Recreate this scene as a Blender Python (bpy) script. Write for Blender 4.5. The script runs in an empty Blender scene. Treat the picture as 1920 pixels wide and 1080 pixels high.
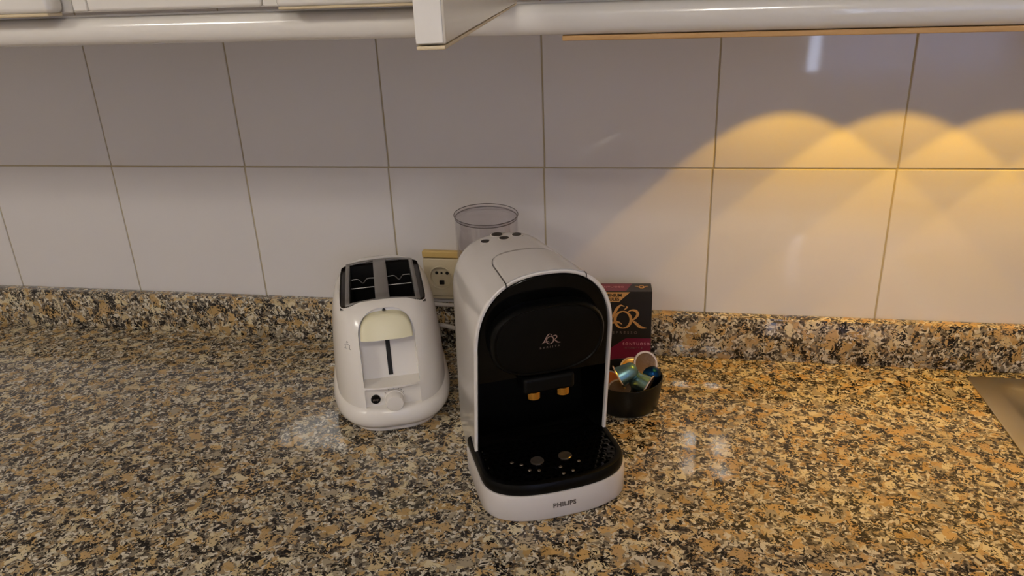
import bpy, bmesh, math, random
from mathutils import Matrix, Vector
random.seed(7)
scene = bpy.context.scene
COL = scene.collection

# ------------------------------------------------------------------ camera
cam_d = bpy.data.cameras.new('camera')
cam = bpy.data.objects.new('camera', cam_d)
COL.objects.link(cam)
YAW, PITCH, ROLL, FPX = -0.2096, 0.3876, 0.0458, 1441.6
fwd = Vector((math.sin(YAW) * math.cos(PITCH), math.cos(YAW) * math.cos(PITCH), -math.sin(PITCH)))
right = Vector((math.cos(YAW), -math.sin(YAW), 0))
down = fwd.cross(right)
r2 = math.cos(ROLL) * right + math.sin(ROLL) * down
d2 = -math.sin(ROLL) * right + math.cos(ROLL) * down
cam.matrix_world = Matrix(((r2.x, -d2.x, -fwd.x, 0.1657), (r2.y, -d2.y, -fwd.y, -1.0228),
                           (r2.z, -d2.z, -fwd.z, 0.5157), (0, 0, 0, 1)))
cam_d.sensor_width = 36
cam_d.lens = FPX / 1920 * 36
cam_d.clip_start = 0.02
scene.camera = cam

# ------------------------------------------------------------------ world, exposure
world = bpy.data.worlds.new('world')
scene.world = world
world.use_nodes = True
wb = world.node_tree.nodes['Background']
wb.inputs[0].default_value = (0.62, 0.72, 1.0, 1)
wb.inputs[1].default_value = 9.0
vs = scene.view_settings
vs.view_transform = 'Standard'
vs.look = 'None'
vs.gamma = 1
vs.use_curve_mapping = False
vs.exposure = 0.0

LAMP = 100.0      # strength of the ceiling lamp bulbs
SPOT = 1.75       # watts of each cabinet spot

# ------------------------------------------------------------------ materials
def srgb(r, g, b):
    def f(c):
        c /= 255
        return c / 12.92 if c <= 0.04045 else ((c + 0.055) / 1.055) ** 2.4
    return (f(r), f(g), f(b), 1)

def mat(name, color, rough=0.5, metal=0.0, coat=0.0, trans=0.0, ior=1.45, emit=None, estr=0.0, spec=0.5,
        vary=0.06, vscale=30.0, bump=0.0, bscale=200.0):
    m = bpy.data.materials.new(name)
    m.use_nodes = True
    nt = m.node_tree
    b = nt.nodes['Principled BSDF']
    b.inputs['Roughness'].default_value = rough
    b.inputs['Metallic'].default_value = metal
    b.inputs['Coat Weight'].default_value = coat
    b.inputs['Coat Roughness'].default_value = 0.05
    b.inputs['Transmission Weight'].default_value = trans
    b.inputs['IOR'].default_value = ior
    b.inputs['Specular IOR Level'].default_value = spec
    if emit:
        b.inputs['Emission Color'].default_value = emit
        b.inputs['Emission Strength'].default_value = estr
    tc = nt.nodes.new('ShaderNodeTexCoord')
    nz = nt.nodes.new('ShaderNodeTexNoise')
    nz.inputs['Scale'].default_value = vscale
    nz.inputs['Detail'].default_value = 3
    nt.links.new(tc.outputs['Object'], nz.inputs['Vector'])
    mx = nt.nodes.new('ShaderNodeMix')
    mx.data_type = 'RGBA'
    mx.inputs[6].default_value = tuple(c * (1 - vary) for c in color[:3]) + (1,)
    mx.inputs[7].default_value = tuple(min(1, c * (1 + vary)) for c in color[:3]) + (1,)
    nt.links.new(nz.outputs['Fac'], mx.inputs[0])
    nt.links.new(mx.outputs[2], b.inputs['Base Color'])
    if bump > 0:
        nb = nt.nodes.new('ShaderNodeTexNoise')
        nb.inputs['Scale'].default_value = bscale
        nb.inputs['Detail'].default_value = 2
        nt.links.new(tc.outputs['Object'], nb.inputs['Vector'])
        bp = nt.nodes.new('ShaderNodeBump')
        bp.inputs['Strength'].default_value = bump
        bp.inputs['Distance'].default_value = 0.002
        nt.links.new(nb.outputs['Fac'], bp.inputs['Height'])
        nt.links.new(bp.outputs['Normal'], b.inputs['Normal'])
    return m

def granite():
    m = bpy.data.materials.new('granite')
    m.use_nodes = True
    nt = m.node_tree
    N, L = nt.nodes, nt.links
    b = N['Principled BSDF']
    b.inputs['Roughness'].default_value = 0.05
    b.inputs['Specular IOR Level'].default_value = 0.45
    tc = N.new('ShaderNodeTexCoord')
    # warp
    w = N.new('ShaderNodeTexNoise'); w.inputs['Scale'].default_value = 70; w.inputs['Detail'].default_value = 3
    L.new(tc.outputs['Object'], w.inputs['Vector'])
    sub = N.new('ShaderNodeVectorMath'); sub.operation = 'SUBTRACT'; sub.inputs[1].default_value = (.5, .5, .5)
    L.new(w.outputs['Color'], sub.inputs[0])
    sc = N.new('ShaderNodeVectorMath'); sc.operation = 'SCALE'; sc.inputs['Scale'].default_value = 0.016
    L.new(sub.outputs[0], sc.inputs[0])
    ad = N.new('ShaderNodeVectorMath'); ad.operation = 'ADD'
    L.new(tc.outputs['Object'], ad.inputs[0]); L.new(sc.outputs[0], ad.inputs[1])
    def vor(scale):
        v = N.new('ShaderNodeTexVoronoi'); v.inputs['Scale'].default_value = scale
        L.new(ad.outputs[0], v.inputs['Vector'])
        return v
    def ramp(src, stops, interp='CONSTANT'):
        r = N.new('ShaderNodeValToRGB'); r.color_ramp.interpolation = interp
        el = r.color_ramp.elements
        el[0].position, el[0].color = stops[0]
        el[1].position, el[1].color = stops[1]
        for p_, c_ in stops[2:]:
            e = el.new(p_); e.color = c_
        L.new(src, r.inputs[0])
        return r
    def chan(v):
        s = N.new('ShaderNodeSeparateColor'); L.new(v.outputs['Color'], s.inputs[0]); return s
    # large feldspar crystals
    v1 = vor(62)
    c1 = ramp(chan(v1).outputs[0], [(0.0, srgb(180, 150, 106)), (0.22, srgb(192, 171, 132)), (0.40, srgb(160, 147, 124)),
                                     (0.55, srgb(190, 157, 105)), (0.70, srgb(208, 193, 158)), (0.86, srgb(172, 141, 92))])
    # medium quartz grains
    v2 = vor(290)
    c2 = ramp(chan(v2).outputs[0], [(0.0, srgb(60, 54, 50)), (0.2, srgb(128, 118, 102)), (0.42, srgb(192, 181, 158)),
                                     (0.58, srgb(156, 134, 102)), (0.72, srgb(208, 199, 180)), (0.88, srgb(96, 86, 74))])
    # where the matrix of small grains replaces the big crystals
    n1 = N.new('ShaderNodeTexNoise'); n1.inputs['Scale'].default_value = 58; n1.inputs['Detail'].default_value = 4
    n1.inputs['Roughness'].default_value = 0.62
    L.new(ad.outputs[0], n1.inputs['Vector'])
    f1 = ramp(n1.outputs['Fac'], [(0.46, (0, 0, 0, 1)), (0.49, (1, 1, 1, 1))], 'LINEAR')
    m1 = N.new('ShaderNodeMix'); m1.data_type = 'RGBA'
    L.new(f1.outputs[0], m1.inputs[0]); L.new(c1.outputs[0], m1.inputs[6]); L.new(c2.outputs[0], m1.inputs[7])
    # black mica flecks, gathered in clusters
    n2 = N.new('ShaderNodeTexNoise'); n2.inputs['Scale'].default_value = 330; n2.inputs['Detail'].default_value = 3
    n2.inputs['Roughness'].default_value = 0.6
    L.new(ad.outputs[0], n2.inputs['Vector'])
    n3 = N.new('ShaderNodeTexNoise'); n3.inputs['Scale'].default_value = 62; n3.inputs['Detail'].default_value = 3
    L.new(tc.outputs['Object'], n3.inputs['Vector'])
    mm = N.new('ShaderNodeMath'); mm.operation = 'MULTIPLY_ADD'; mm.inputs[1].default_value = 0.75
    L.new(n3.outputs['Fac'], mm.inputs[0]); L.new(n2.outputs['Fac'], mm.inputs[2])
    f2 = ramp(mm.outputs[0], [(0.945, (0, 0, 0, 1)), (0.965, (1, 1, 1, 1))], 'LINEAR')
    m2 = N.new('ShaderNodeMix'); m2.data_type = 'RGBA'
    m2.inputs[7].default_value = srgb(30, 27, 28)
    L.new(f2.outputs[0], m2.inputs[0]); L.new(m1.outputs[2], m2.inputs[6])
    L.new(m2.outputs[2], b.inputs['Base Color'])
    return m

def tile_mat():
    m = mat('glazed_tile', srgb(217, 212, 209), rough=0.045, coat=0.25, vary=0.02, vscale=6, bump=0.12, bscale=9)
    return m

def sheer_mat():
    m = bpy.data.materials.new('sheer_curtain')
    m.use_nodes = True
    nt = m.node_tree
    nt.nodes.remove(nt.nodes['Principled BSDF'])
    df = nt.nodes.new('ShaderNodeBsdfDiffuse'); df.inputs[0].default_value = srgb(190, 198, 215)
    tl = nt.nodes.new('ShaderNodeBsdfTranslucent'); tl.inputs[0].default_value = srgb(170, 182, 215)
    tr = nt.nodes.new('ShaderNodeBsdfTransparent')
    m1 = nt.nodes.new('ShaderNodeMixShader'); m1.inputs[0].default_value = 0.3
    m2 = nt.nodes.new('ShaderNodeMixShader'); m2.inputs[0].default_value = 0.03
    nt.links.new(df.outputs[0], m1.inputs[1]); nt.links.new(tl.outputs[0], m1.inputs[2])
    nt.links.new(m1.outputs[0], m2.inputs[1]); nt.links.new(tr.outputs[0], m2.inputs[2])
    nt.links.new(m2.outputs[0], nt.nodes['Material Output'].inputs[0])
    return m

def wood_mat(name, c1, c2):
    m = bpy.data.materials.new(name)
    m.use_nodes = True
    nt = m.node_tree
    b = nt.nodes['Principled BSDF']
    b.inputs['Roughness'].default_value = 0.6
    tc = nt.nodes.new('ShaderNodeTexCoord')
    mp = nt.nodes.new('ShaderNodeMapping'); mp.inputs['Scale'].default_value = (6, 60, 60)
    nz = nt.nodes.new('ShaderNodeTexNoise'); nz.inputs['Scale'].default_value = 4; nz.inputs['Detail'].default_value = 4
    r = nt.nodes.new('ShaderNodeValToRGB')
    r.color_ramp.elements[0].color = c1; r.color_ramp.elements[1].color = c2
    nt.links.new(tc.outputs['Object'], mp.inputs[0]); nt.links.new(mp.outputs[0], nz.inputs['Vector'])
    nt.links.new(nz.outputs['Fac'], r.inputs[0]); nt.links.new(r.outputs[0], b.inputs['Base Color'])
    return m

def clear_plastic():
    m = bpy.data.materials.new('smoky_clear_plastic')
    m.use_nodes = True
    nt = m.node_tree
    nt.nodes.remove(nt.nodes['Principled BSDF'])
    tr = nt.nodes.new('ShaderNodeBsdfTransparent'); tr.inputs[0].default_value = (0.95, 0.942, 0.955, 1)
    gl = nt.nodes.new('ShaderNodeBsdfGlossy'); gl.inputs['Roughness'].default_value = 0.06
    fr = nt.nodes.new('ShaderNodeMapRange'); lw = nt.nodes.new('ShaderNodeLayerWeight'); lw.inputs[0].default_value = 0.25
    fr.inputs['To Min'].default_value = 0.03; fr.inputs['To Max'].default_value = 0.35; nt.links.new(lw.outputs['Facing'], fr.inputs[0])
    mx = nt.nodes.new('ShaderNodeMixShader')
    nt.links.new(fr.outputs[0], mx.inputs[0]); nt.links.new(tr.outputs[0], mx.inputs[1]); nt.links.new(gl.outputs[0], mx.inputs[2])
    nt.links.new(mx.outputs[0], nt.nodes['Material Output'].inputs[0])
    return m

M = dict(
    granite=granite(),
    tile=tile_mat(),
    grout=mat('grout', srgb(182, 168, 138), 0.9, vary=0.12, vscale=25),
    plaster=mat('plaster', srgb(236, 231, 226), 0.9),
    ceiling=mat('ceiling_paint', srgb(240, 237, 234), 0.9),
    floor=mat('floor_tile', srgb(190, 178, 166), 0.4),
    lacquer=mat('white_lacquer', srgb(226, 221, 212), 0.16, coat=0.4, vary=0.015),
    lacquer_old=mat('aged_white_lacquer', srgb(214, 204, 184), 0.25, coat=0.2, vary=0.03),
    cream_edge=mat('cream_edge_band', srgb(206, 188, 154), 0.5, vary=0.08),
    rawwood=wood_mat('raw_wood', srgb(186, 140, 86), srgb(214, 172, 112)),
    white_plastic=mat('white_gloss_plastic', srgb(228, 223, 218), 0.14, coat=0.3, vary=0.01),
    white_satin=mat('white_satin_plastic', srgb(208, 201, 196), 0.3, vary=0.01),
    toaster_white=mat('toaster_white_plastic', srgb(230, 224, 215), 0.22, coat=0.15, vary=0.012),
    cream=mat('cream_plastic', srgb(226, 219, 186), 0.35, vary=0.02),
    old_ivory=mat('aged_ivory_plastic', srgb(208, 194, 162), 0.35, vary=0.05),
    old_yellow=mat('yellowed_plastic', srgb(208, 176, 108), 0.4, vary=0.05),
    black_gloss=mat('black_gloss_plastic', srgb(5, 5, 5), 0.14, vary=0.1, spec=0.22),
    black_satin=mat('black_satin_plastic', srgb(5, 5, 5), 0.34, vary=0.1, spec=0.16),
    black_matte=mat('black_matte', srgb(14, 13, 12), 0.6, vary=0.1),
    slot_dark=mat('slot_dark_metal', srgb(26, 24, 22), 0.5, metal=0.3),
    brown_dark=mat('dark_brown_plastic', srgb(36, 28, 22), 0.4),
    grey_frame=mat('grey_metal_frame', srgb(136, 132, 128), 0.35, metal=0.4),
    chrome=mat('chrome', srgb(200, 198, 194), 0.12, metal=1.0, vary=0.02),
    steel=mat('brushed_steel', srgb(190, 182, 166), 0.36, metal=1.0, vary=0.06, bump=0.05, bscale=400),
    gold=mat('gold_metal', srgb(214, 160, 72), 0.18, metal=1.0),
    gold_print=mat('gold_print', srgb(224, 168, 98), 0.35, metal=0.4, vary=0.12, vscale=60),
    rose_print=mat('rose_silver_print', srgb(168, 140, 130), 0.4, metal=0.3),
    burgundy=mat('burgundy_print', srgb(112, 22, 52), 0.4),
    black_card=mat('black_card', srgb(28, 24, 21), 0.42),
    dim_print=mat('dim_grey_print', srgb(112, 98, 90), 0.5),
    pink_print=mat('pale_pink_print', srgb(206, 150, 160), 0.5),
    grey_print=mat('dark_grey_print', srgb(88, 82, 80), 0.4),
    bowl=mat('black_glazed_ceramic', srgb(14, 14, 14), 0.3, spec=0.3),
    teal=mat('teal_foil', srgb(112, 146, 150), 0.36, metal=1.0, vary=0.1),
    bronze=mat('bronze_foil', srgb(112, 88, 64), 0.4, metal=0.45, bump=0.25, bscale=260),
    blue=mat('blue_foil', srgb(20, 58, 104), 0.32, metal=1.0),
    copper=mat('copper_foil', srgb(206, 118, 60), 0.32, metal=1.0),
    goldcap=mat('gold_foil', srgb(206, 152, 70), 0.32, metal=1.0),
    silver=mat('silver_rim', srgb(226, 208, 192), 0.25, metal=1.0),
    marker_grey=mat('grey_satin_metal', srgb(104, 94, 84), 0.3, metal=0.7),
    rim_grey=mat('smoky_rim', srgb(92, 84, 84), 0.15),
    water=mat('mirror_dark_steel', srgb(120, 114, 108), 0.05, metal=1.0),  # mirror-like metal rather than water, for glints below the grate
    cord=mat('white_cord', srgb(212, 206, 198), 0.45),
    tank=clear_plastic(),
    curtain=sheer_mat(),
    glass=mat('window_glass', (1, 1, 1, 1), 0.0, trans=1.0, ior=1.02, vary=0.0),
    bulb=mat('lit_bulb', (1, 1, 1, 1), 0.4, emit=(1.0, 0.94, 0.85, 1), estr=LAMP),
    opal=mat('lit_opal_shade', (1, 1, 1, 1), 0.4, emit=(1.0, 0.94, 0.85, 1), estr=LAMP * 0.27),
    led=mat('lit_led_lens', (1, 1, 1, 1), 0.4, emit=(1.0, 0.66, 0.22, 1), estr=1.0),
)

# ------------------------------------------------------------------ helpers
def link(o, parent=None):
    COL.objects.link(o)
    if parent is not None:
        o.parent = parent
    return o

def tag(o, label=None, cat=None, group=None, kind=None):
    if label: o['label'] = label
    if cat: o['category'] = cat
    if group: o['group'] = group
    if kind: o['kind'] = kind
    return o

def empty(name, loc, rz, label, cat, group=None):
    o = bpy.data.objects.new(name, None)
    o.empty_display_size = 0.02
    o.location = loc
    o.rotation_euler = (0, 0, rz)
    link(o)
    return tag(o, label, cat, group)

def mesh(name, verts, faces, m, parent=None, smooth=True, angle=35):
    me = bpy.data.meshes.new(name)
    me.from_pydata([tuple(v) for v in verts], [], faces)
    bm = bmesh.new(); bm.from_mesh(me)
    bmesh.ops.recalc_face_normals(bm, faces=bm.faces)
    bm.to_mesh(me); bm.free()
    me.materials.append(m)
    if smooth:
        me.shade_smooth()
        me.set_sharp_from_angle(angle=math.radians(angle))
    return link(bpy.data.objects.new(name, me), parent)

def from_bm(name, bm, m, parent=None, smooth=True, angle=35):
    me = bpy.data.meshes.new(name)
    bmesh.ops.recalc_face_normals(bm, faces=bm.faces)
    bm.to_mesh(me); bm.free()
    me.materials.append(m)
    if smooth:
        me.shade_smooth()
        me.set_sharp_from_angle(angle=math.radians(angle))
    return link(bpy.data.objects.new(name, me), parent)

def loft_data(rings, cap0=True, cap1=True, closed=True):
    n = len(rings[0])
    verts = [v for r in rings for v in r]
    faces = []
    for k in range(len(rings) - 1):
        for i in range(n if closed else n - 1):
            j = (i + 1) % n
            faces.append((k * n + i, k * n + j, (k + 1) * n + j, (k + 1) * n + i))
    if cap0: faces.append(tuple(range(n - 1, -1, -1)))
    if cap1: faces.append(tuple((len(rings) - 1) * n + i for i in range(n)))
    return verts, faces

def loft(name, rings, m, parent=None, cap0=True, cap1=True, closed=True, angle=35):
    v, f = loft_data(rings, cap0, cap1, closed)
    return mesh(name, v, f, m, parent, angle=angle)

def box_bm(x0, x1, y0, y1, z0, z1, bevel=0.0, seg=2, bm=None):
    b = bmesh.new()
    bmesh.ops.create_cube(b, size=1)
    for v in b.verts:
        v.co = ((x0 + x1) / 2 + v.co.x * (x1 - x0), (y0 + y1) / 2 + v.co.y * (y1 - y0), (z0 + z1) / 2 + v.co.z * (z1 - z0))
    if bevel > 0:
        bmesh.ops.bevel(b, geom=b.edges[:] + b.verts[:], offset=bevel, segments=seg, profile=0.5, affect='EDGES')
    if bm is None:
        return b
    me = bpy.data.meshes.new('tmp'); b.to_mesh(me); b.free(); bm.from_mesh(me); bpy.data.meshes.remove(me)
    return bm

def box(name, x0, x1, y0, y1, z0, z1, m, parent=None, bevel=0.0, seg=2):
    o = from_bm(name, box_bm(x0, x1, y0, y1, z0, z1, bevel, seg), m, parent)
    if bevel > 0:
        o.data.set_sharp_from_angle(angle=math.radians(80))
        wn = o.modifiers.new('weighted', 'WEIGHTED_NORMAL'); wn.keep_sharp = True
    return o

def lathe(name, prof, m, parent=None, seg=40, sx=1, sy=1, c=(0, 0, 0), cap0=True, cap1=True, angle=35):
    rings = [[(c[0] + r * sx * math.cos(2 * math.pi * i / seg), c[1] + r * sy * math.sin(2 * math.pi * i / seg), c[2] + z)
              for i in range(seg)] for r, z in prof]
    return loft(name, rings, m, parent, cap0, cap1, angle=angle)

def catmull(pts, n=8):
    out = []
    P = [pts[0]] + list(pts) + [pts[-1]]
    for i in range(1, len(P) - 2):
        for k in range(n):
            t = k / n
            out.append(tuple(0.5 * (2 * b + (c - a) * t + (2 * a - 5 * b + 4 * c - d) * t * t + (-a + 3 * b - 3 * c + d) * t ** 3)
                             for a, b, c, d in zip(P[i - 1], P[i], P[i + 1], P[i + 2])))
    out.append(tuple(pts[-1]))
    return out

def tube_data(pts, r, seg=8):
    pts = [Vector(p) for p in pts]
    rings = []
    up = Vector((0, 0, 1))
    for i, p in enumerate(pts):
        t = (pts[min(i + 1, len(pts) - 1)] - pts[max(i - 1, 0)]).normalized()
        a = t.cross(up)
        if a.length < 1e-3: a = t.cross(Vector((1, 0, 0)))
        a.normalize(); b = t.cross(a)
        rings.append([p + r * (math.cos(2 * math.pi * k / seg) * a + math.sin(2 * math.pi * k / seg) * b) for k in range(seg)])
    return loft_data(rings)

def tube(name, pts, r, m, parent=None, seg=8):
    v, f = tube_data(pts, r, seg)
    return mesh(name, v, f, m, parent)

def sgnpow(v, e):
    return math.copysign(abs(v) ** e, v)

def evaluated_mesh(o):
    dg = bpy.context.evaluated_depsgraph_get()
    return bpy.data.meshes.new_from_object(o.evaluated_get(dg))

def cut(o, cutters):
    for c in cutters:
        md = o.modifiers.new('cut', 'BOOLEAN')
        md.operation = 'DIFFERENCE'; md.solver = 'EXACT'; md.object = c
    me = evaluated_mesh(o)
    o.modifiers.clear()
    old = o.data
    o.data = me
    bpy.data.meshes.remove(old)
    me.shade_smooth()
    me.set_sharp_from_angle(angle=math.radians(30))
    for c in cutters:
        d = c.data
        bpy.data.objects.remove(c)
        bpy.data.meshes.remove(d)

def text(name, s, size, m, parent, mtx, depth=0.0002, bold=0.0, spacing=1.0, align='CENTER'):
    """flat lettering in the local XY plane, then moved by mtx (local to parent)"""
    cu = bpy.data.curves.new('tmp_text', 'FONT')
    cu.body = s; cu.size = size; cu.align_x = align; cu.align_y = 'CENTER'
    cu.extrude = depth; cu.offset = bold * size; cu.space_character = spacing
    cu.resolution_u = 3
    o = bpy.data.objects.new('tmp_text', cu)
    COL.objects.link(o)
    bpy.context.view_layer.update()
    me = evaluated_mesh(o)
    bpy.data.objects.remove(o); bpy.data.curves.remove(cu)
    me.transform(mtx)
    me.materials.clear(); me.materials.append(m)
    me.name = name
    return link(bpy.data.objects.new(name, me), parent)

def ribbons(name, strokes, m, parent, mtx, depth=0.0003, n=8):
    """calligraphic strokes: lists of (x, y, width)"""
    V, F = [], []
    for st in strokes:
        P = catmull(st, n)
        base = len(V)
        for i, (x, y, w) in enumerate(P):
            a = P[max(i - 1, 0)]; b = P[min(i + 1, len(P) - 1)]
            dx, dy = b[0] - a[0], b[1] - a[1]
            l = math.hypot(dx, dy) or 1
            nx, ny = -dy / l * w / 2, dx / l * w / 2
            V += [(x + nx, y + ny, 0), (x - nx, y - ny, 0), (x - nx, y - ny, 1), (x + nx, y + ny, 1)]
        for i in range(len(P) - 1):
            k = base + 4 * i
            for j in range(4):
                jj = (j + 1) % 4
                F.append((k + j, k + jj, k + 4 + jj, k + 4 + j))
        F.append((base, base + 1, base + 2, base + 3))
        k = base + 4 * (len(P) - 1)
        F.append((k + 3, k + 2, k + 1, k))
    V = [mtx @ Vector((x, y, z * depth)) for x, y, z in V]
    return mesh(name, V, F, m, parent, smooth=False)

def LOGO(s):
    o = []
    for i in range(25):
        a = 2 * math.pi * i / 24 + 0.3
        o.append((-0.02 + 0.60 * math.cos(a), -0.08 + 0.70 * math.sin(a), 0.06 + 0.11 * abs(math.cos(a))))
    st = [
        [(0.08, 1.02, .03), (-0.2, 1.12, .09), (-0.48, .85, .16), (-0.72, .35, .15), (-0.98, -.18, .12), (-1.32, -.58, .03)],
        [(-1.2, -.46, .04), (-.85, -.34, .12), (-.4, -.28, .12), (-.08, -.46, .03)],
        [(0.30, 1.02, .12), (0.2, .88, .09), (0.04, .74, .02)],
        o,
        [(.26, .52, .03), (.6, .72, .09), (.95, .66, .15), (1.08, .36, .17), (.86, .02, .11), (.62, -.12, .05)],
        [(.62, -.1, .06), (.95, -.36, .15), (1.3, -.68, .17), (1.78, -.78, .02)],
    ]
    return [[(x * s, y * s, w * s) for x, y, w in q] for q in st]

def vert_plane(x, y, z, lean=0.0):
    """matrix that stands an XY drawing upright facing -Y; lean > 0 brings its top forward"""
    return Matrix.Translation((x, y, z)) @ Matrix.Rotation(math.radians(90) + lean, 4, 'X')

# ------------------------------------------------------------------ the setting
TW, TX0, ZJ, TH = 0.224, -0.6705, 0.2687, 0.32
wb_ = box('wall_back', -2.6, 1.9, 0.0, 0.1, -0.9, 1.6, M['grout'])
tag(wb_, 'wall of white glazed tiles with beige grout behind the counter', kind='structure')
tile_meshes = []
def tile_mesh(w, h):
    b = box_bm(-w / 2, w / 2, -0.0014, 0.004, -h / 2, h / 2, 0.0009, 2)
    me = bpy.data.meshes.new('tile'); bmesh.ops.recalc_face_normals(b, faces=b.faces); b.to_mesh(me); b.free()
    me.materials.append(M['tile'])
    return me
GAP = 0.0020
tmesh = tile_mesh(TW - GAP, TH - GAP)
for row in range(-1, 1):
    for i in range(-4, 11):
        o = bpy.data.objects.new('tile', tmesh)
        dx = -0.0012 if row < 0 else 0
        o.location = (TX0 + (i + .5) * TW + dx, 0, ZJ + (row + .5) * TH)
        o.rotation_euler = (random.uniform(-.0035, .0035), 0, random.uniform(-.0035, .0035))
        link(o, wb_)
for nm, a in (('wall_left', (-2.7, -2.6, -3.1, 0.1)), ('wall_right', (1.9, 2.0, -3.1, 0.1))):
    tag(box(nm, a[0], a[1], a[2], a[3], -0.9, 1.6, M['plaster']), 'plain painted kitchen side wall', kind='structure')
# wall behind the camera with a glazed door opening
WX0, WX1, WZ0, WZ1 = 0.80, 1.7, -0.02, 1.15
bm = bmesh.new()
for a in ((-2.6, WX0, -0.9, 1.6), (WX1, 1.9, -0.9, 1.6), (WX0, WX1, WZ1, 1.6), (WX0, WX1, -0.9, WZ0)):
    box_bm(a[0], a[1], -3.1, -3.0, a[2], a[3], bm=bm)
tag(from_bm('wall_front', bm, M['plaster'], smooth=False), 'painted wall with a window opposite the counter', kind='structure')
w1 = box('window_1', WX0, WX1, -3.06, -3.054, WZ0, WZ1, M['glass'])
tag(w1, 'glazed window in the wall opposite the counter', kind='structure')
for nm, a in (('frame_stile', (WX0, WX0 + .035, WZ0, WZ1)), ('frame_stile', (WX1 - .035, WX1, WZ0, WZ1)),
              ('frame_rail', (WX0, WX1, WZ0, WZ0 + .035)), ('frame_rail', (WX0, WX1, WZ1 - .035, WZ1))):
    box(nm, a[0], a[1], -3.075, -3.04, a[2], a[3], M['lacquer'], w1)
tag(box('floor', -2.7, 2.0, -3.1, 0.1, -1.0, -0.9, M['floor']), 'brown tiled kitchen floor', kind='structure')
tag(box('ceiling', -2.7, 2.0, -3.1, 0.1, 1.6, 1.7, M['ceiling']), 'white painted ceiling', kind='structure')
# curtain that leaves a bright slit
cr = []
for k in range(2):
    cr.append([(WX0 + .072 + i * .01, -2.96 + .016 * math.sin(i * .9) + .002 * k, 0) for i in range(96)])
V, F = [], []
for z in (-0.2, 1.286):
    for x, y, _ in cr[0]: V.append((x, y, z))
for i in range(95): F.append((i, i + 1, 97 + i, 96 + i))
cu_ = mesh('curtain', V, F, M['curtain'])
tag(cu_, 'sheer blue-grey pleated curtain hanging in front of the window', 'curtain')
cr_ = tube('curtain_rail', [(WX0 - .1, -2.96, 1.3), (1.88, -2.96, 1.3)], 0.012, M['chrome'])
tag(cr_, 'metal rail above the blue-grey curtain', 'curtain rail')

# ------------------------------------------------------------------ countertop, upstand, base cabinets
SX0, SX1, SY0, SY1 = 0.566, 1.10, -0.46, -0.044     # hole for the sink
xs = [-1.69, SX0, SX1, 1.89]; ys = [-0.54, SY0, SY1, -0.0]
TOPZ, BOTZ = 0.0, -0.03
V, F, idx = [], [], {}
def vid(x, y, z):
    k = (round(x, 5), round(y, 5), round(z, 5))
    if k not in idx:
        idx[k] = len(V); V.append(k)
    return idx[k]
for z in (TOPZ, BOTZ):
    for i in range(3):
        for j in range(3):
            if (i, j) == (1, 1): continue
            F.append((vid(xs[i], ys[j], z), vid(xs[i + 1], ys[j], z), vid(xs[i + 1], ys[j + 1], z), vid(xs[i], ys[j + 1], z)))
for (a, b) in (((SX0, SY0), (SX1, SY0)), ((SX1, SY0), (SX1, SY1)), ((SX1, SY1), (SX0, SY1)), ((SX0, SY1), (SX0, SY0))):
    F.append((vid(*a, TOPZ), vid(*b, TOPZ), vid(*b, BOTZ), vid(*a, BOTZ)))
for j in range(3):
    for x in (xs[0], xs[3]):
        F.append((vid(x, ys[j], TOPZ), vid(x, ys[j + 1], TOPZ), vid(x, ys[j + 1], BOTZ), vid(x, ys[j], BOTZ)))
for i in range(3):
    F.append((vid(xs[i], 0, TOPZ), vid(xs[i + 1], 0, TOPZ), vid(xs[i + 1], 0, BOTZ), vid(xs[i], 0, BOTZ)))
# bullnose front edge
prev = [vid(x, ys[0], TOPZ) for x in xs]
for k in range(1, 9):
    a = math.pi * k / 8
    cur = [vid(x, ys[0] - 0.013 * math.sin(a), (TOPZ + BOTZ) / 2 + 0.015 * math.cos(a)) for x in xs]
    for i in range(3): F.append((prev[i], prev[i + 1], cur[i + 1], cur[i]))
    prev = cur
ct = mesh('countertop', V, F, M['granite'], angle=40)
tag(ct, 'polished speckled brown, beige and black granite countertop', 'countertop')
up = from_bm('backsplash_upstand', box_bm(-1.69, 1.89, -0.020, -0.0023, 0.0002, 0.0639, 0.0012, 2), M['granite'])
tag(up, 'low speckled granite upstand running along the tiled wall', 'upstand')
for i in range(5):
    x0 = -1.69 + i * 0.716
    bc = empty('base_cabinet', (x0 + .358, -0.27, -0.9), 0,
               'white base cabinet under the granite countertop' + (' below the steel sink' if i == 3 else ''), 'cabinet', 'base cabinets in a row')
    bm = bmesh.new()
    for a in ((-.3575, -.34, -.22, .26, .1, .869), (.34, .3575, -.22, .26, .1, .869), (-.34, .34, .245, .26, .1, .869), (-.34, .34, -.22, .245, .1, .118),
              (-.34, .34, -.16, -.14, 0, .1)):
        box_bm(*a, bm=bm)
    from_bm('body', bm, M['lacquer_old'], bc, smooth=False)
    for s in (-1, 1):
        d = box('door', min(s * .003, s * .3555), max(s * .003, s * .3555), -.24, -.2205, .105, .865, M['lacquer'], bc, 0.003)
        tube('handle', [(s * .05, -.2405, .70), (s * .05, -.262, .70), (s * .05, -.262, .82), (s * .05, -.2405, .82)], .005, M['chrome'], d)
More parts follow.
